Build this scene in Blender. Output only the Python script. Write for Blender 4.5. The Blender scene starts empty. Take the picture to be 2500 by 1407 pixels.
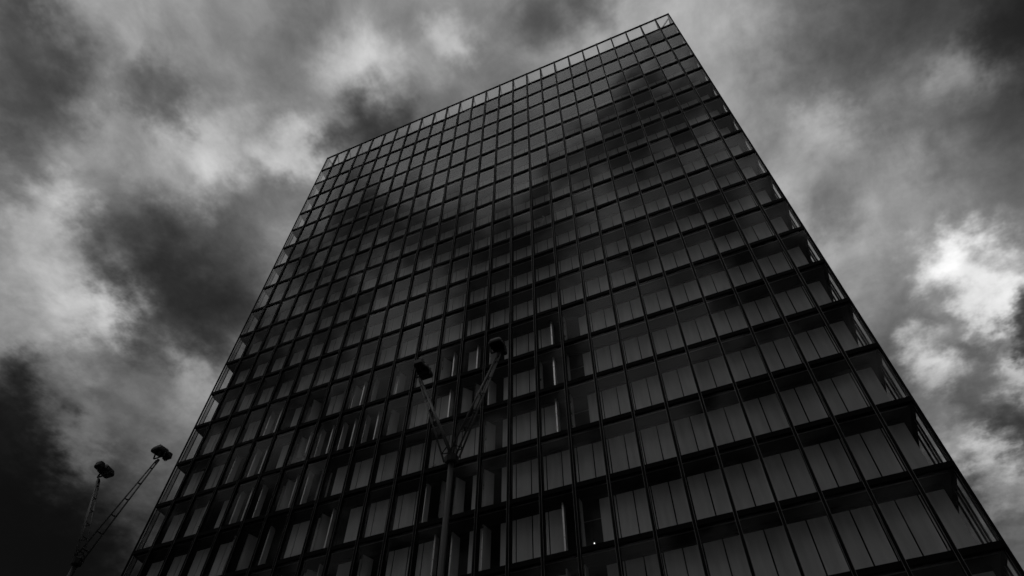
import bpy, bmesh, math, random
from mathutils import Vector, Matrix

random.seed(7)
S = bpy.context.scene
R = math.radians

# ---------------------------------------------------------------- camera
CAM = Vector((39.258, -27.510, 1.597))
ROT = ((0.91746962, 0.39776995, 0.00534496),      # image right
       (-0.31429936, 0.73304738, -0.60320598),    # image down
       (-0.24385532, 0.55174324, 0.79756754))     # view direction
cd = bpy.data.cameras.new('camera')
cam = bpy.data.objects.new('camera', cd)
S.collection.objects.link(cam)
r, d, f = (Vector(v) for v in ROT)
cam.matrix_world = Matrix(((r.x, -d.x, -f.x, CAM.x), (r.y, -d.y, -f.y, CAM.y), (r.z, -d.z, -f.z, CAM.z), (0, 0, 0, 1)))
cd.sensor_width = 36
cd.lens = 23.867
cd.clip_start = 0.1
cd.clip_end = 20000
S.camera = cam

# ---------------------------------------------------------------- sky: storm clouds over a Nishita sky
REFL_MASS_X, REFL_MASS_Y = 5.2, 8.8  # offset of the added unseen clouds, picked for their reflection in the facade
SUN_AZ, SUN_EL = R(25.5), R(43)            # behind the bright break in the clouds
world = bpy.data.worlds.new('World')
S.world = world
world.use_nodes = True
world.cycles.sampling_method = 'NONE'
nt = world.node_tree
nt.nodes.clear()


def nd(t, **kw):
    n = nt.nodes.new(t)
    for k, v in kw.items():
        setattr(n, k, v)
    return n


def setin(sock, v):
    if isinstance(v, bpy.types.NodeSocket):
        nt.links.new(v, sock)
    else:
        sock.default_value = v


def ma(op, a, b=None, c=None, clamp=False):
    n = nd('ShaderNodeMath', operation=op, use_clamp=clamp)
    for i, v in enumerate((a, b, c)):
        if v is not None:
            setin(n.inputs[i], v)
    return n.outputs[0]


def vm(op, a, b=None, out=0, **kw):
    n = nd('ShaderNodeVectorMath', operation=op)
    setin(n.inputs[0], a)
    if b is not None:
        setin(n.inputs[1], b)
    if 'scale' in kw:
        setin(n.inputs['Scale'], kw['scale'])
    return n.outputs[out]


def noise(vec, scale, detail, rough, dist=0.0, out='Fac', lac=2.0):
    n = nd('ShaderNodeTexNoise', noise_dimensions='2D')
    nt.links.new(vec, n.inputs['Vector'])
    n.inputs['Scale'].default_value = scale
    n.inputs['Detail'].default_value = detail
    n.inputs['Roughness'].default_value = rough
    n.inputs['Lacunarity'].default_value = lac
    n.inputs['Distortion'].default_value = dist
    return n.outputs[out]


# masses of cloud: azimuth, elevation, radius (degrees), brightness (log2)
CLOUDS = [
    (-63.2, 27.0, 5.50, -4.11), (44.1, 56.8, 8.50, -3.99), (-61.2, 60.5, 13.00, -1.71), (21.5, 32.2, 13.00, -0.21), (-61.8, 46.8, 3.60, -2.39), 
    (-88.5, 50.7, 3.60, -2.60), (-72.7, 41.5, 3.60, 1.81), (25.9, 41.7, 2.40, 2.05), (-59.2, 34.2, 3.60, 0.26), (-21.4, 69.8, 8.50, -1.77), 
    (-69.6, 33.7, 1.60, -1.24), (30.3, 54.7, 3.60, 0.98), (-71.3, 46.8, 2.40, -1.16), (-49.4, 63.5, 2.40, -3.01), (17.5, 30.2, 1.60, 2.89), 
    (-82.8, 63.7, 5.50, 0.81), (18.5, 38.5, 1.60, 3.92), (-67.7, 41.3, 1.60, 1.46), (46.7, 51.3, 2.40, -3.15), (39.3, 53.2, 1.60, 1.99), 
    (-57.2, 67.5, 2.40, 2.02), (-67.3, 56.6, 2.40, 1.75), (24.8, 43.8, 1.60, 2.74), (-56.3, 44.5, 2.40, -1.63), (-62.5, 33.0, 1.60, 1.84), 
    (-60.0, 59.4, 1.60, 2.32), (-10.5, 75.6, 2.40, -2.27), (-76.8, 49.8, 2.40, 0.41), (-56.9, 40.2, 1.60, 1.00), (16.9, 32.8, 1.60, 2.65), 
    (16.3, 25.2, 2.40, 2.01), (-76.6, 45.1, 1.60, 1.37), (22.8, 35.3, 1.60, 3.24), (-57.6, 25.5, 2.40, -3.19), (-67.6, 29.8, 2.40, -1.88), 
    (17.6, 51.8, 1.60, -1.30), (-70.6, 53.4, 2.40, 1.39), (23.5, 56.9, 1.60, 1.08), (28.9, 49.0, 2.40, 0.60), (-42.0, 71.4, 1.60, 0.84), 
    (-62.4, 40.9, 1.60, -1.05), (-77.2, 56.3, 1.60, -1.40), (-70.1, 68.2, 1.60, -0.44), (27.0, 36.9, 1.60, -6.40), (30.6, 43.2, 2.20, -0.61), 
    (16.5, 50.7, 5.00, 1.28), (-71.1, 36.8, 2.20, 1.47), (16.5, 68.9, 5.00, 0.81), (-62.9, 25.0, 3.40, -3.11), (20.5, 32.6, 1.40, -1.78), 
    (25.1, 39.3, 1.40, 2.63), (-87.2, 56.1, 2.20, 0.98), (-65.7, 35.5, 1.40, 1.28), (20.6, 37.6, 1.40, -1.66), (-61.4, 24.4, 3.40, -0.44), 
    (15.1, 36.0, 1.40, 1.51), (-80.4, 52.3, 1.40, 1.11), (-62.2, 30.7, 1.40, 1.55), (-63.7, 44.6, 2.20, -1.31), (-93.7, 53.3, 1.40, -1.32), 
    (-38.9, 72.9, 1.40, 1.36), (-60.4, 54.7, 2.20, -0.72), 
]
co = nd('ShaderNodeTexCoord').outputs['Generated']
dirv = vm('NORMALIZE', co)
sep = nd('ShaderNodeSeparateXYZ')
nt.links.new(dirv, sep.inputs[0])
zz = ma('ADD', ma('MAXIMUM', sep.outputs[2], 0.0), 0.16)
cmb = nd('ShaderNodeCombineXYZ')
nt.links.new(ma('DIVIDE', sep.outputs[0], zz), cmb.inputs[0])
nt.links.new(ma('DIVIDE', sep.outputs[1], zz), cmb.inputs[1])
deck = vm('ADD', cmb.outputs[0], (0.0, 0.0, 0.0))                              # position on the cloud deck
w1 = vm('SUBTRACT', noise(deck, 3.4, 3, 0.55, out='Color'), (0.5, 0.5, 0.5))
w2 = vm('SUBTRACT', noise(deck, 15, 4, 0.6, out='Color'), (0.5, 0.5, 0.5))
warp = vm('ADD', vm('SCALE', w1, scale=0.05), vm('SCALE', w2, scale=0.085))
wd = vm('NORMALIZE', vm('ADD', dirv, warp))
acc = None
for az, el, size, amp in CLOUDS:
    a, e = R(az), R(el)
    c = Vector((math.sin(a) * math.cos(e), math.cos(a) * math.cos(e), math.sin(e)))
    k = 0.40 / R(size) ** 2
    g = ma('MULTIPLY_ADD', vm('DOT_PRODUCT', wd, c, 1), k, 1.0 - k, True)              # soft bump
    acc = ma('MULTIPLY_ADD', ma('MULTIPLY', g, g), amp, 0.0 if acc is None else acc)
dwarp = vm('ADD', deck, vm('SCALE', w1, scale=0.10))
n1 = ma('SUBTRACT', noise(dwarp, 2.2, 6, 0.5), 0.5)
n2 = ma('SUBTRACT', noise(dwarp, 6.5, 7, 0.62), 0.5)
n3 = ma('SUBTRACT', noise(deck, 1.0, 2, 0.5), 0.5)
lg = ma('ADD', acc, ma('MULTIPLY', n1, 2.9))
lg = ma('ADD', lg, ma('MULTIPLY', n2, 3.0))
lg = ma('ADD', lg, ma('MULTIPLY', n3, 2.6))
# cloud masses added out of view, shaping light and dark patches mirrored in the glass
refl_mass = nd('ShaderNodeMapRange', interpolation_type='SMOOTHSTEP')
nt.links.new(noise(vm('ADD', dwarp, (REFL_MASS_X, REFL_MASS_Y, 0.0)), 4.2, 4, 0.5), refl_mass.inputs[0])
refl_mass.inputs[1].default_value = 0.40
refl_mass.inputs[2].default_value = 0.62
refl_mass.inputs[3].default_value = 1.25
refl_mass.inputs[4].default_value = -2.3
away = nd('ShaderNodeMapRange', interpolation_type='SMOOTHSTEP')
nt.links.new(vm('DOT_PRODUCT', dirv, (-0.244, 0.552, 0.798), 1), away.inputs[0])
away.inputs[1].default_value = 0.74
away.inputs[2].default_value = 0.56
lg = ma('MULTIPLY_ADD', refl_mass.outputs[0], away.outputs[0], lg)
# an overcast deck is brightest overhead and sinks towards the horizon
low = nd('ShaderNodeMapRange', interpolation_type='SMOOTHSTEP')
nt.links.new(sep.outputs[2], low.inputs[0])
low.inputs[1].default_value = 0.92
low.inputs[2].default_value = 0.30
low.inputs[3].default_value = 0.0
low.inputs[4].default_value = -3.8
lg = ma('ADD', lg, low.outputs[0])
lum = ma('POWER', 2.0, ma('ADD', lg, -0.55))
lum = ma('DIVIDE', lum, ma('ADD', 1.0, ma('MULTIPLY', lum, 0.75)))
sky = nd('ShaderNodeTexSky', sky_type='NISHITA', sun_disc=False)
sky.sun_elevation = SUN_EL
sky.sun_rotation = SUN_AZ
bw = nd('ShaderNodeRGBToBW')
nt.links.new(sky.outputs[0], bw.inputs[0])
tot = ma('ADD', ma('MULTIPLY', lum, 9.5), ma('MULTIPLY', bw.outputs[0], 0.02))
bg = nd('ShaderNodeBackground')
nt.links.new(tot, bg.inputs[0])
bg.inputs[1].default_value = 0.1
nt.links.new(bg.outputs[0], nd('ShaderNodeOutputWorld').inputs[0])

# ---------------------------------------------------------------- sun, veiled by cloud
sd = bpy.data.lights.new('sun', 'SUN')
sd.energy = 0.5
sd.angle = R(14)
sd.color = (1, 1, 1)
sun = bpy.data.objects.new('sun', sd)
S.collection.objects.link(sun)
sdir = Vector((math.sin(SUN_AZ) * math.cos(SUN_EL), math.cos(SUN_AZ) * math.cos(SUN_EL), math.sin(SUN_EL)))
sun.rotation_euler = sdir.to_track_quat('Z', 'Y').to_euler()
sun.location = (0, 60, 120)

S.view_settings.view_transform = 'Standard'
S.view_settings.look = 'None'
S.view_settings.exposure = 0
S.view_settings.gamma = 1
S.render.engine = 'CYCLES'
S.cycles.transparent_max_bounces = 24
S.cycles.use_adaptive_sampling = True
S.cycles.adaptive_threshold = 0.02
S.cycles.use_denoising = True
S.cycles.max_bounces = 6
S.cycles.diffuse_bounces = 2
S.cycles.glossy_bounces = 3

# ---------------------------------------------------------------- materials
def new_mat(name):
    m = bpy.data.materials.new(name)
    m.use_nodes = True
    return m, m.node_tree, m.node_tree.nodes['Principled BSDF']


def mat(name, v, rough=0.5, metal=0.0, var=0.25, scale=2.0, bump=0.0, stretch=(1, 1, 1), spec=0.5):
    """grey surface with grain, streaks of dirt and fine relief"""
    m, t, b = new_mat(name)
    tc = t.nodes.new('ShaderNodeTexCoord')
    mp = t.nodes.new('ShaderNodeMapping')
    mp.inputs['Scale'].default_value = stretch
    oi = t.nodes.new('ShaderNodeObjectInfo')
    t.links.new(tc.outputs['Object'], mp.inputs[0])
    off = t.nodes.new('ShaderNodeVectorMath')
    off.operation = 'MULTIPLY_ADD'
    t.links.new(oi.outputs['Random'], off.inputs[0])
    off.inputs[1].default_value = (37, 37, 37)
    t.links.new(mp.outputs[0], off.inputs[2])
    nz = t.nodes.new('ShaderNodeTexNoise')
    t.links.new(off.outputs[0], nz.inputs['Vector'])
    nz.inputs['Scale'].default_value = scale
    nz.inputs['Detail'].default_value = 8
    rp = t.nodes.new('ShaderNodeMapRange')
    t.links.new(nz.outputs['Fac'], rp.inputs[0])
    rp.inputs[1].default_value = 0.25
    rp.inputs[2].default_value = 0.75
    rp.inputs[3].default_value = v * (1 - var)
    rp.inputs[4].default_value = v * (1 + var)
    rv = t.nodes.new('ShaderNodeMapRange')
    t.links.new(oi.outputs['Random'], rv.inputs[0])
    rv.inputs[3].default_value = 1 - var * 0.6
    rv.inputs[4].default_value = 1 + var * 0.6
    mu = t.nodes.new('ShaderNodeMath')
    mu.operation = 'MULTIPLY'
    t.links.new(rp.outputs[0], mu.inputs[0])
    t.links.new(rv.outputs[0], mu.inputs[1])
    t.links.new(mu.outputs[0], b.inputs['Base Color'])
    rr = t.nodes.new('ShaderNodeMapRange')
    t.links.new(nz.outputs['Fac'], rr.inputs[0])
    rr.inputs[3].default_value = max(0.05, rough - 0.12)
    rr.inputs[4].default_value = min(1, rough + 0.12)
    t.links.new(rr.outputs[0], b.inputs['Roughness'])
    b.inputs['Metallic'].default_value = metal
    b.inputs['Specular IOR Level'].default_value = spec
    if bump:
        bp = t.nodes.new('ShaderNodeBump')
        bp.inputs['Strength'].default_value = bump
        bp.inputs['Distance'].default_value = 0.01
        t.links.new(nz.outputs['Fac'], bp.inputs['Height'])
        t.links.new(bp.outputs[0], b.inputs['Normal'])
    return m


def glass_mat(name, tint, f0=0.04, dirt=0.0):
    """architectural pane: see-through, mirror-like towards grazing angles, faintly wavy"""
    m = bpy.data.materials.new(name)
    m.use_nodes = True
    t = m.node_tree
    t.nodes.clear()
    out = t.nodes.new('ShaderNodeOutputMaterial')
    tr = t.nodes.new('ShaderNodeBsdfTransparent')
    tr.inputs[0].default_value = (tint, tint, tint, 1)
    gl = t.nodes.new('ShaderNodeBsdfGlossy')
    gl.inputs['Color'].default_value = (1, 1, 1, 1)
    gl.inputs['Roughness'].default_value = 0.01
    tc = t.nodes.new('ShaderNodeTexCoord')
    oi = t.nodes.new('ShaderNodeObjectInfo')
    off = t.nodes.new('ShaderNodeVectorMath')
    off.operation = 'MULTIPLY_ADD'
    t.links.new(oi.outputs['Random'], off.inputs[0])
    off.inputs[1].default_value = (23, 23, 23)
    t.links.new(tc.outputs['Object'], off.inputs[2])
    nz = t.nodes.new('ShaderNodeTexNoise')
    nz.inputs['Scale'].default_value = 0.9
    nz.inputs['Detail'].default_value = 0
    t.links.new(off.outputs[0], nz.inputs['Vector'])
    bp = t.nodes.new('ShaderNodeBump')
    bp.inputs['Strength'].default_value = 0.02
    bp.inputs['Distance'].default_value = 0.02
    t.links.new(nz.outputs['Fac'], bp.inputs['Height'])
    t.links.new(bp.outputs[0], gl.inputs['Normal'])
    lw = t.nodes.new('ShaderNodeLayerWeight')
    lw.inputs['Blend'].default_value = 0.5
    p5 = t.nodes.new('ShaderNodeMath')
    p5.operation = 'POWER'
    t.links.new(lw.outputs['Facing'], p5.inputs[0])
    p5.inputs[1].default_value = 5
    ms = t.nodes.new('ShaderNodeMath')
    ms.operation = 'MULTIPLY_ADD'
    t.links.new(p5.outputs[0], ms.inputs[0])
    ms.inputs[1].default_value = 0.47 - f0          # coated glass
    ms.inputs[2].default_value = f0
    mx = t.nodes.new('ShaderNodeMixShader')
    t.links.new(ms.outputs[0], mx.inputs[0])
    t.links.new(tr.outputs[0], mx.inputs[1])
    t.links.new(gl.outputs[0], mx.inputs[2])
    last = mx
    if dirt:
        df = t.nodes.new('ShaderNodeBsdfDiffuse')
        df.inputs[0].default_value = (0.3, 0.3, 0.3, 1)
        n2 = t.nodes.new('ShaderNodeTexNoise')
        n2.inputs['Scale'].default_value = 2.5
        n2.inputs['Detail'].default_value = 9
        n2.inputs['Roughness'].default_value = 0.65
        t.links.new(off.outputs[0], n2.inputs['Vector'])
        dr = t.nodes.new('ShaderNodeMapRange')
        t.links.new(n2.outputs['Fac'], dr.inputs[0])
        dr.inputs[1].default_value = 0.35
        dr.inputs[2].default_value = 0.8
        dr.inputs[4].default_value = dirt
        m2 = t.nodes.new('ShaderNodeMixShader')
        t.links.new(dr.outputs[0], m2.inputs[0])
        t.links.new(mx.outputs[0], m2.inputs[1])
        t.links.new(df.outputs[0], m2.inputs[2])
        last = m2
    t.links.new(last.outputs[0], out.inputs[0])
    return m


M_FRAME = mat('black_steel', 0.005, 0.6, 0.0, 0.3, 1.5, spec=0.04)
M_BEAD = mat('steel_bead', 0.2, 0.4, 0.7, 0.3, 4)
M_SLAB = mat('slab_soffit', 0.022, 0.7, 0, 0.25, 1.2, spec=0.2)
M_SHUT = mat('shutter_wood', 0.78, 0.6, 0, 0.16, 3.0, 0.15, (1, 1, 0.12), spec=0.25)
M_EDGE = mat('shutter_edge', 0.75, 0.3, 0.9, 0.15, 3)
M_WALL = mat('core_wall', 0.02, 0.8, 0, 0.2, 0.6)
M_GLASS = glass_mat('facade_glass', 0.96, 0.009)
M_END = glass_mat('end_wall_glass', 0.82, 0.05)
M_TINT = glass_mat('tinted_glass', 0.55, 0.05)
M_STRUT = mat('parapet_steel', 0.06, 0.5, 0.3, 0.2, 3)
M_LAMP = mat('mast_paint', 0.004, 0.5, 0.0, 0.3, 6, 0.1, spec=0.3)
M_RAIL = mat('mast_rail', 0.06, 0.4, 0.1, 0.25, 8)
M_POLE = mat('mast_pole', 0.015, 0.45, 0.3, 0.25, 3, 0.05)
M_LENS = glass_mat('lamp_lens', 0.5, 0.05)
M_PAPER = mat('pale_sheet', 0.55, 0.7, 0, 0.1, 5)
M_INT = mat('interior_metal', 0.45, 0.35, 0.4, 0.1, 5)
M_GROUND = mat('paving', 0.05, 0.8, 0, 0.3, 0.35, 0.2)

LIT, lt, lb = new_mat('lit_bulb')
lb.inputs['Base Color'].default_value = (0.8, 0.8, 0.8, 1)
lb.inputs['Emission Color'].default_value = (1, 1, 1, 1)
lb.inputs['Emission Strength'].default_value = 1.2


# ---------------------------------------------------------------- mesh helpers
class MB:
    def __init__(self):
        self.v, self.f = [], []

    def add(self, verts, faces):
        o = len(self.v)
        self.v += [tuple(p) for p in verts]
        self.f += [tuple(i + o for i in q) for q in faces]
        return self

    def box(self, x0, x1, y0, y1, z0, z1, mtx=None, chamfer=0.0):
        vs = [Vector(p) for p in ((x0, y0, z0), (x1, y0, z0), (x1, y1, z0), (x0, y1, z0),
                                  (x0, y0, z1), (x1, y0, z1), (x1, y1, z1), (x0, y1, z1))]
        if mtx is not None:
            vs = [mtx @ p for p in vs]
        return self.add(vs, [(3, 2, 1, 0), (4, 5, 6, 7), (0, 1, 5, 4), (1, 2, 6, 5), (2, 3, 7, 6), (3, 0, 4, 7)])

    def tube(self, pts, rad, n=8, cap=True):
        pts = [Vector(p) for p in pts]
        rads = rad if isinstance(rad, (list, tuple)) else [rad] * len(pts)
        rings = []
        for i, p in enumerate(pts):
            a = pts[max(0, i - 1)]
            b = pts[min(len(pts) - 1, i + 1)]
            t = (b - a).normalized()
            ref = Vector((0, 1, 0)) if abs(t.y) < 0.9 else Vector((1, 0, 0))
            u = t.cross(ref).normalized()
            w = t.cross(u)
            rings.append([p + (u * math.cos(2 * math.pi * k / n) + w * math.sin(2 * math.pi * k / n)) * rads[i] for k in range(n)])
        vs = [q for rg in rings for q in rg]
        fs = []
        for i in range(len(rings) - 1):
            for k in range(n):
                a, b = i * n + k, i * n + (k + 1) % n
                fs.append((a, b, b + n, a + n))
        if cap:
            fs.append(tuple(range(n))[::-1])
            fs.append(tuple(range((len(rings) - 1) * n, len(rings) * n)))
        return self.add(vs, fs)

    def loft(self, rings):
        """closed stack of rings of equal length"""
        n = len(rings[0])
        vs = [q for rg in rings for q in rg]
        fs = []
        for i in range(len(rings) - 1):
            for k in range(n):
                a, b = i * n + k, i * n + (k + 1) % n
                fs.append((a, b, b + n, a + n))
        fs.append(tuple(range(n))[::-1])
        fs.append(tuple(range((len(rings) - 1) * n, len(rings) * n)))
        return self.add(vs, fs)

    def mesh(self, name, material, smooth=False):
        me = bpy.data.meshes.new(name)
        me.from_pydata(self.v, [], self.f)
        me.materials.append(material)
        bm = bmesh.new()
        bm.from_mesh(me)
        bmesh.ops.recalc_face_normals(bm, faces=bm.faces)
        bm.to_mesh(me)
        bm.free()
        if smooth:
            for p in me.polygons:
                p.use_smooth = True
        return me

    def build(self, name, material, parent=None, kind=None, smooth=False):
        return link(name, self.mesh(name, material, smooth), parent, kind)


def link(name, data, parent=None, kind=None, loc=None, rot=None):
    o = bpy.data.objects.new(name, data)
    S.collection.objects.link(o)
    if parent is not None:
        o.parent = parent
        o.matrix_parent_inverse = Matrix.Identity(4)
    if loc is not None:
        o.location = loc
    if rot is not None:
        o.rotation_euler = rot
    if kind:
        o['kind'] = kind
    return o


def tag(o, label, cat, group=None):
    o['label'] = label
    o['category'] = cat
    if group:
        o['group'] = group
    return o


def pix(p):
    """where a point lands in the photograph, in units of its width, for choosing the largest pieces"""
    q = Vector(p) - CAM
    z = q.dot(f)
    return (0.5 + 0.663 * q.dot(r) / z, 0.2814 + 0.663 * q.dot(d) / z) if z > 0.1 else (9, 9)


def shown(x0, x1, z0, z1, y):
    a, b, c, e = (pix(p) for p in ((x0, y, z0), (x1, y, z0), (x1, y, z1), (x0, y, z1)))
    area = abs((c[0] - a[0]) * (e[1] - b[1]) - (c[1] - a[1]) * (e[0] - b[0])) / 2
    mx, my = (a[0] + c[0]) / 2, (a[1] + c[1]) / 2
    return area if -0.01 < mx < 1.01 and -0.01 < my < 0.58 else 0


# ---------------------------------------------------------------- ground
gm = MB().add([(-4000, -4000, 0), (4000, -4000, 0), (4000, 4000, 0), (-4000, 4000, 0)], [(0, 1, 2, 3)])
gm.build('ground', M_GROUND, kind='structure')

# ---------------------------------------------------------------- the tower
W, D, H = 46.734, 18.0, 3.6
CELL, EDGE = 1.8136, 1.6035
TOP = 84.15
NC, NR = 26, 23
XS = [0.0] + [EDGE + CELL * k for k in range(25)] + [W]
row_z = lambda i: TOP - H * i
SY = 1.03                                   # plane of the shutters behind the glass
SX = 0.55                                   # their distance from the end walls

tower = link('office_tower', None)
tower.empty_display_size = 2
tag(tower, 'tall dark glass office tower with a square grid of black mullions and floor bands', 'building')

# floor slabs, with the steel band along each edge
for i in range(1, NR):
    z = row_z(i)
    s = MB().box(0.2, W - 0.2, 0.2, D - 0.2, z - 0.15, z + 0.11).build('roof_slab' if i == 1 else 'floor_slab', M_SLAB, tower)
    MB().box(0.05, W - 0.05, -0.035, 0.197, z - 0.135, z + 0.135).build('transom', M_FRAME, s)
    MB().box(-0.035, 0.197, 0.2, D - 0.2, z - 0.132, z + 0.132).build('transom', M_FRAME, s)
    MB().box(W - 0.197, W + 0.035, 0.2, D - 0.2, z - 0.132, z + 0.132).build('transom', M_FRAME, s)
    MB().box(0.3, W - 0.3, 0.215, 0.245, z - 0.185, z - 0.152).build('soffit_trim', M_BEAD, s)
rail = MB().box(-0.03, W + 0.03, -0.035, 0.16, TOP + 0.05, TOP + 0.17)
rail.box(-0.03, 0.16, 0.163, D, TOP + 0.052, TOP + 0.168).box(W - 0.16, W + 0.03, 0.163, D, TOP + 0.052, TOP + 0.168)
rail.build('parapet_rail', M_FRAME, tower)

# mullions of the front, each with a bead of bare steel down either side
mm = MB().box(-0.06, 0.06, -0.075, 0.17, 0, TOP + 0.16).box(-0.03, 0.03, 0.172, 0.5, 0, TOP - 3.75).mesh('mullion', M_FRAME)
bmn = MB().box(-0.078, -0.063, -0.066, -0.035, 0.1, TOP).box(0.063, 0.078, -0.066, -0.035, 0.1, TOP).mesh('glazing_bead', M_BEAD)
for k in range(1, 26):
    o = link('mullion', mm, tower, loc=(XS[k], 0, 0))
    link('glazing_bead', bmn, o)
cm = MB().box(-0.045, 0.045, -0.045, 0.045, 0, TOP + 0.175).mesh('corner_post', M_FRAME)
for x in (0.0, W):
    link('corner_post', cm, tower, loc=(x, 0.0, 0))
# end walls: slim mullions, a strip of tinted glass by the corner, then clear panes
sm = MB().box(-0.035, 0.045, -0.016, 0.016, 0, TOP + 0.05).mesh('side_mullion', M_FRAME)
sbd = MB().box(0.048, 0.062, -0.012, 0.012, 0.1, TOP - 0.1).mesh('glazing_bead', M_BEAD)
sy = [0.2, 0.5, 1.35, 1.8, 2.5] + [2.5 + 1.8 * k for k in range(1, 9)]
for x, sg in ((0.0, 0), (W, math.pi)):
    for y in sy:
        o = link('side_mullion', sm, tower, loc=(x, y, 0), rot=(0, 0, sg))
        link('glazing_bead', sbd, o)
clear = MB()
end_cache = {}
for i in range(0, NR - 1):
    z0, z1 = row_z(i + 1) + 0.13, row_z(i) - 0.13
    for x in (0.02, W - 0.04):
        for n, (a, e) in enumerate([(0.05, 0.18), (0.22, 0.48)] + [(p + 0.02, q - 0.02) for p, q in zip(sy[1:], sy[2:])]):
            if n < 4:
                if n not in end_cache:
                    end_cache[n] = MB().box(0, 0.02, a, e, -(z1 - z0) / 2, (z1 - z0) / 2).mesh('end_wall_pane', M_TINT if n == 1 else M_END)
                link('end_wall_pane', end_cache[n], tower, loc=(x, 0, (z0 + z1) / 2))
            else:
                clear.box(x, x + 0.02, a, e, z0, z1)
clear.build('rear_end_wall_pane', M_END, tower, 'stuff')

# panes of the front
cells = []
pane_cache = {}
for i in range(0, NR - 1):
    for k in range(NC):
        x0, x1 = XS[k] + 0.058, XS[k + 1] - 0.058
        z0, z1 = row_z(i + 1) + 0.134, row_z(i) - (0.134 if i else -0.05)
        if i == 0:
            key = (round(x1 - x0, 3), 'crown')
            if key not in pane_cache:
                pane_cache[key] = MB().box(-key[0] / 2, key[0] / 2, -0.01, 0.01, (z0 - z1) / 2, (z1 - z0) / 2).mesh('parapet_pane', M_END)
            link('parapet_pane', pane_cache[key], tower, loc=((x0 + x1) / 2, 0.05, (z0 + z1) / 2), rot=(R(random.gauss(0, 0.15)), 0, R(random.gauss(0, 0.15))))
            continue
        cells.append((shown(x0, x1, z0, z1, 0.05), x0, x1, z0, z1))
cells.sort(key=lambda c: -c[0])
rest = MB()
for n, (ar, x0, x1, z0, z1) in enumerate(cells):
    if n < 300:
        key = (round(x1 - x0, 3), round(z1 - z0, 3))
        if key not in pane_cache:
            pane_cache[key] = MB().box(-key[0] / 2, key[0] / 2, -0.01, 0.01, -key[1] / 2, key[1] / 2).mesh('glass_pane', M_GLASS)
        link('glass_pane', pane_cache[key], tower, loc=((x0 + x1) / 2, 0.05, (z0 + z1) / 2),
             rot=(R(random.gauss(0, 0.4)), 0, R(random.gauss(0, 0.4))))
    else:
        mtx = Matrix.Translation(((x0 + x1) / 2, 0.05, (z0 + z1) / 2)) @ Matrix.Rotation(R(random.gauss(0, 0.4)), 4, 'X') @ Matrix.Rotation(R(random.gauss(0, 0.4)), 4, 'Z')
        w, h = (x1 - x0) / 2, (z1 - z0) / 2
        rest.box(-w, w, -0.01, 0.01, -h, h, mtx)
rest.build('upper_glass_pane', M_GLASS, tower, 'stuff')

# wooden shutters behind the glass: half a bay wide, some swung open
OPEN = {13: [8, 9, 17, 18, 25, 27, 33, 34], 14: [6, 8, 9, 13, 14, 15, 16, 17, 18, 19, 25, 32, 33, 34], 15: [5, 8, 9, 10, 13, 14, 33, 34],
        16: [9, 12, 17, 24], 17: [3, 8, 9, 12, 13, 17, 25, 33, 34], 18: [6, 11, 12, 15, 19, 25, 33, 34], 19: [10, 20, 33]}
AJAR = {13: [11, 12, 15, 16, 20, 24, 28], 14: [11, 12, 20, 26, 27, 28], 15: [11, 12, 15, 28], 16: [10, 11, 16, 25, 26, 28], 17: [6, 10, 14, 16, 20, 26, 28],
        18: [7, 16, 22, 28], 19: [8, 16, 28]}
SEAMS = [SX] + [XS[1] + CELL * j / 2 for j in range(0, 49)] + [W - SX]
# leaf 0 is the one by the left corner, leaf j starts at column j / 2
leaves = []
for i in range(1, NR - 1):
    z0, z1 = row_z(i + 1) + 0.13, row_z(i) - 0.37
    MB().box(SX, W - SX, SY - 0.05, SY + 0.1, z1 + 0.015, row_z(i) - 0.153).build('shade_strip', M_SLAB, tower)  # dark strip added in place of the shade along the shutter tops
    for j in range(len(SEAMS) - 1):
        x0, x1 = SEAMS[j] + 0.033, SEAMS[j + 1] - 0.033
        st = 2 if (j + 1) in OPEN.get(i, []) else 1 if (j + 1) in AJAR.get(i, []) else 0
        leaves.append((shown(x0, x1, z0, z1, SY), st, x0, x1, z0, z1))
leaves.sort(key=lambda c: -c[0])
leaf_cache = {}
edge_cache = {}


def edge_mesh(w, h):
    key = (round(w, 3), round(h, 3))
    if key not in edge_cache:
        edge_cache[key] = MB().box(-w - 0.014, -w - 0.001, -0.045, 0.045, -h, h).mesh('edge_strip', M_EDGE)
    return edge_cache[key]


rest = MB()
for n, (ar, st, x0, x1, z0, z1) in enumerate(leaves):
    w, h = (x1 - x0) / 2, (z1 - z0) / 2
    ang = R(random.gauss(0, 0.5))
    loc = Vector(((x0 + x1) / 2, SY + 0.03, (z0 + z1) / 2))
    if st == 2:
        ang = R(90 + random.gauss(0, 2.0))
        loc.x = x0 - 0.005
        loc.y = SY - 0.24
        w = 0.21                                    # folded in two
    elif st == 1:
        ang = R(66 + random.gauss(0, 7))
        loc.x = x0 + 0.1
        w *= 0.8
    if n < 300:
        key = (round(w, 3), round(h, 3))
        if key not in leaf_cache:
            lm = MB().box(-w, w, -0.025, 0.025, -h, h)
            leaf_cache[key] = lm.mesh('shutter', M_SHUT)
        o = link('shutter', leaf_cache[key], tower, loc=loc, rot=(0, 0, ang))
        if st:
            link('edge_strip', edge_mesh(w, h), o)
    else:
        rest.box(-w, w, -0.025, 0.025, -h, h, Matrix.Translation(loc) @ Matrix.Rotation(ang, 4, 'Z'))
rest.build('upper_shutter', M_SHUT, tower, 'stuff')

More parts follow.
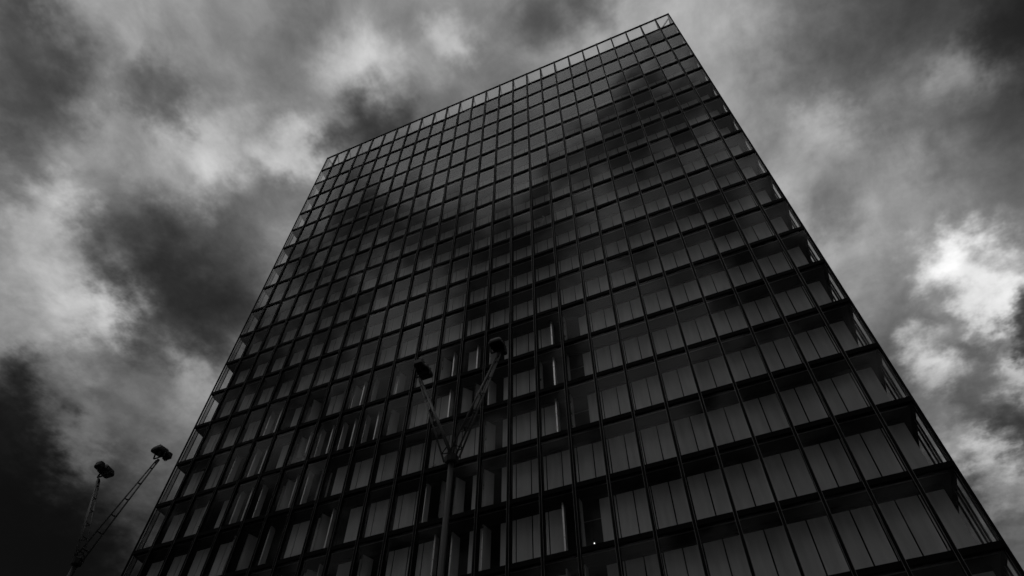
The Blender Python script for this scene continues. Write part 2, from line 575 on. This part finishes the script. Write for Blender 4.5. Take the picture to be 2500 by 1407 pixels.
# shutters along the end walls, the core and the rear wall
sidew = MB()
for i in range(1, NR - 1):
    z0, z1 = row_z(i + 1) + 0.13, row_z(i) - 0.17
    y = SY + 0.25
    while y < D - 1.2:
        for x in (SX, W - SX):
            sidew.box(x - 0.025, x + 0.025, y, y + 0.86, z0, z1)
        y += 0.92
sidew.build('end_wall_shutter', M_SHUT, tower, 'stuff')
core, cols = MB(), MB()
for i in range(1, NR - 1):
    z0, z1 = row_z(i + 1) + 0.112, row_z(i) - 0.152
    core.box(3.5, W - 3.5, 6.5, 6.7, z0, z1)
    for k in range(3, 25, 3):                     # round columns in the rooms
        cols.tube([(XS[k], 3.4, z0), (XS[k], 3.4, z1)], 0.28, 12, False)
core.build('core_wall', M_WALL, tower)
cols.build('interior_column', M_WALL, tower, 'stuff')
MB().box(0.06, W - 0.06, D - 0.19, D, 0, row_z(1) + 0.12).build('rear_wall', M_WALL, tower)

# props that hold up the glass parapet
pm = MB().tube([(0, 0.17, TOP - 0.15), (0, 2.05, row_z(1) + 0.1)], 0.085, 8).mesh('parapet_prop', M_STRUT)
for k in range(1, 26):
    link('parapet_prop', pm, tower, loc=(XS[k], 0, 0))
MB().tube([(W - 0.2, 0.5, TOP - 0.15), (W - 1.95, 0.5, row_z(1) + 0.1)], 0.085, 8).build('parapet_prop', M_STRUT, tower)
MB().tube([(0.2, 0.5, TOP - 0.15), (1.95, 0.5, row_z(1) + 0.1)], 0.085, 8).build('parapet_prop', M_STRUT, tower)


# ---------------------------------------------------------------- things seen inside the tower
def seen(col, row, y):
    """a spot behind the facade that shows at this column and row of the grid"""
    p = Vector((XS[1] + (col - 1) * CELL, 0, row_z(row)))
    return CAM + (p - CAM) * ((y - CAM.y) / -CAM.y)


p = seen(17.42, 17.945, 2.2)
bulb = link('ceiling_lamp', None, loc=p)
tag(bulb, 'small lit lamp glowing white in a dark open bay near the bottom edge', 'lamp')
b = MB()
rings = []
for q in range(7):
    a = math.pi * (q + 0.01) / 6.02
    rings.append([(0.036 * math.sin(a) * math.cos(t * math.pi / 5), 0.036 * math.sin(a) * math.sin(t * math.pi / 5), -0.04 * math.cos(a)) for t in range(10)])
b.loft(rings).build('bulb', LIT, bulb, smooth=True)
MB().tube([(0, 0, 0.05), (0, 0, 0.11)], [0.04, 0.03], 10).build('socket', M_FRAME, bulb)
zc = row_z(17) - 0.16
MB().tube([(0, 0, 0.108), (0, 0, zc - p.z)], 0.008, 6).build('cord', M_FRAME, bulb)

for c0, c1, row, lab in ((17.30, 17.58, 14.725, 'thin pale handrail in the dark open bay, topmost of three below one another'),
                         (17.23, 17.575, 15.69, 'thin pale handrail in the dark open bay, middle of three below one another'),
                         (17.22, 17.57, 17.61, 'thin pale handrail in the dark open bay just above the small lit lamp')):
    a, e = seen(c0, row, 1.9), seen(c1, row, 1.9)
    o = link('handrail', None, loc=((a.x + e.x) / 2, 1.9, a.z))
    tag(o, lab, 'handrail', 'handrails inside the open bays')
    L = (e.x - a.x) / 2 + 0.35
    MB().tube([(-L, 0, 0), (L, 0, 0)], 0.02, 8).build('rail', M_INT, o)
    zf = row_z(math.ceil(row)) + 0.11 - a.z
    for x in (-L + 0.05, L - 0.05):
        MB().tube([(x, 0, 0), (x, 0, zf)], 0.014, 6).build('post', M_INT, o)


def crumpled(c0, c1, row, y, h, lab):
    a, e = seen(c0, row, y), seen(c1, row, y)
    fl = row_z(math.ceil(row)) + 0.115
    w = e.x - a.x
    nx, nz = 9, 14
    vs, fs = [], []
    rnd = random.Random(int(c0 * 100))
    for iz in range(nz + 1):
        for ix in range(nx + 1):
            u, v = ix / nx, iz / nz
            vs.append((w * (u - 0.5) * (1 - 0.2 * v) + rnd.gauss(0, 0.03), 0.12 * math.sin(7 * u + 5 * v) + rnd.gauss(0, 0.07), h * v * (0.75 + 0.25 * u) + (rnd.gauss(0, 0.03) if iz else 0)))
    for iz in range(nz):
        for ix in range(nx):
            q = iz * (nx + 1) + ix
            fs.append((q, q + 1, q + nx + 2, q + nx + 1))
    o = MB().add(vs, fs).build('crumpled_sheet', M_PAPER)
    so = o.modifiers.new('thickness', 'SOLIDIFY')
    so.thickness = 0.01
    o.location = ((a.x + e.x) / 2, y, fl)
    return tag(o, lab, 'sheet', 'crumpled sheets behind the glass')


crumpled(6.50, 6.86, 14.97, 0.62, 1.35, 'pale crumpled sheet bunched up behind the glass at lower left')
crumpled(16.26, 16.66, 9.95, 0.62, 2.3, 'pale crumpled sheet behind the glass high above the lamp mast')
crumpled(12.36, 12.46, 15.97, 0.6, 0.7, 'small pale crumpled scrap behind the glass next to the mast head')


# ---------------------------------------------------------------- floodlight masts
def floodlight(parent, tip, flip, tilt):
    """box lamp on a U bracket, its gear box at one end"""
    s = -1 if flip else 1
    T = Matrix.Translation(tip + Vector((0.07 if flip else -0.05, 0, 0.36))) @ Matrix.Rotation(R(tilt), 4, 'X') @ Matrix.Scale(0.9, 4) @ Matrix.Scale(s, 4, (0, 1, 0))

    def ring(w, y0, y1, z, ch=0.05):
        pts = [(-w + ch, y0), (w - ch, y0), (w, y0 + ch), (w, y1 - ch), (w - ch, y1), (-w + ch, y1), (-w, y1 - ch), (-w, y0 + ch)]
        return [T @ Vector((a, b, z)) for a, b in pts]
    o = MB().loft([ring(0.20, -0.30, 0.18, -0.10), ring(0.21, -0.31, 0.19, -0.085), ring(0.21, -0.31, 0.19, -0.02), ring(0.17, -0.26, 0.17, 0.09), ring(0.12, -0.2, 0.13, 0.125)]).build('floodlight', M_LAMP, parent)
    MB().loft([ring(0.165, -0.265, 0.145, -0.106, 0.03), ring(0.165, -0.265, 0.145, -0.101, 0.03)]).build('lens', M_LENS, o)
    MB().loft([ring(0.14, 0.192, 0.38, -0.13, 0.04), ring(0.15, 0.192, 0.40, -0.10, 0.04), ring(0.15, 0.192, 0.40, 0.06, 0.04), ring(0.12, 0.192, 0.36, 0.09, 0.04)]).build('gear_box', M_LAMP, o)
    y = MB()
    for x in (-0.235, 0.225):
        y.box(x, x + 0.012, -0.06, 0.0, -0.26, 0.02, T)
    y.box(-0.22, 0.222, -0.058, -0.002, -0.262, -0.248, T)
    y.build('bracket', M_LAMP, o)
    pts = []
    for q in range(11):
        a = math.pi * q / 10
        pts.append(T @ Vector((0.05, 0.20 + 0.11 * math.cos(a), -0.135 - 0.14 * math.sin(a))))
    MB().tube(pts, 0.010, 6).build('cable', M_LAMP, o, smooth=True)
    fins = MB()
    for q in range(6):
        yy = -0.2 + q * 0.06
        fins.box(-0.10, 0.10, yy, yy + 0.012, 0.115, 0.155, T)
    fins.build('cooling_fin', M_LAMP, o)
    return o


def mast(name, base, hf, label):
    m = link(name, None, loc=base)
    tag(m, label, 'street lamp', 'twin floodlight masts in front of the tower')
    MB().tube([(0, 0, 0.02), (0, 0, 0.5), (0, 0, 0.52), (0, 0, hf - 0.05)], [0.11, 0.105, 0.085, 0.068], 16).build('pole', M_POLE, m, smooth=True)
    MB().box(-0.2, 0.2, -0.2, 0.2, 0.0, 0.025).build('base_plate', M_LAMP, m)
    for bx in (-0.15, 0.15):
        for by in (-0.15, 0.15):
            MB().tube([(bx, by, 0.024), (bx, by, 0.06)], 0.018, 6).build('bolt', M_RAIL, m)
    cw = []
    for z, w in ((-0.16, 0.085), (-0.12, 0.13), (0.03, 0.15), (0.06, 0.12)):
        cw.append([(w * math.cos(R(a)) * 1.25, w * math.sin(R(a)), hf + z) for a in (30, 70, 110, 150, 210, 250, 290, 330)])
    MB().loft(cw).build('collar', M_LAMP, m)
    for sg, tl in ((-1, 20.9), (1, 19.6)):
        a = R(tl)
        up = Vector((sg * math.sin(a), 0, math.cos(a)))
        out = Vector((sg * math.cos(a), 0, -math.sin(a)))
        fwd = Vector((0, 1, 0))
        b0 = Vector((sg * 0.06, 0, hf + 0.02))
        L = 3.30
        cor = [(-0.10, -0.13), (-0.10, 0.13), (0.13, 0.0)]
        rails = MB()
        for u, v in cor:
            rails.tube([b0 + out * (u + 0.02) + fwd * v, b0 + up * L + out * u * 0.22 + fwd * v * 0.25], 0.024, 8)
        arm = rails.build('arm', M_RAIL, m, smooth=True)
        for q in range(6):
            t = (q + 0.5) / 6
            k = 1 - 0.77 * t
            c = b0 + up * (L * t)
            P = [c + out * (u * k + 0.02 * (1 - t)) + fwd * v * k for u, v in cor]
            sp = MB()
            for n in range(3):
                sp.tube([P[n], P[(n + 1) % 3]], 0.014, 6)
            for pnt in P:
                sp.tube([pnt - up * 0.03, pnt + up * 0.03], 0.024, 8)
            sp.build('spacer', M_LAMP, arm)
        tip = b0 + up * (L + 0.03)
        MB().tube([tip - up * 0.12, tip + up * 0.03], [0.05, 0.045], 8).build('tip_plate', M_LAMP, m)
        floodlight(m, tip, sg < 0, 8 if sg > 0 else -6)
    return m


mast('lamp_mast', (32.74, -16.22, 0), 12.0, 'lamp mast with two floodlights on a V of lattice arms, standing before the facade')
mast('lamp_mast', (20.95, -16.18, 0), 12.15, 'lamp mast with two floodlights on a V of lattice arms, against open sky at left')
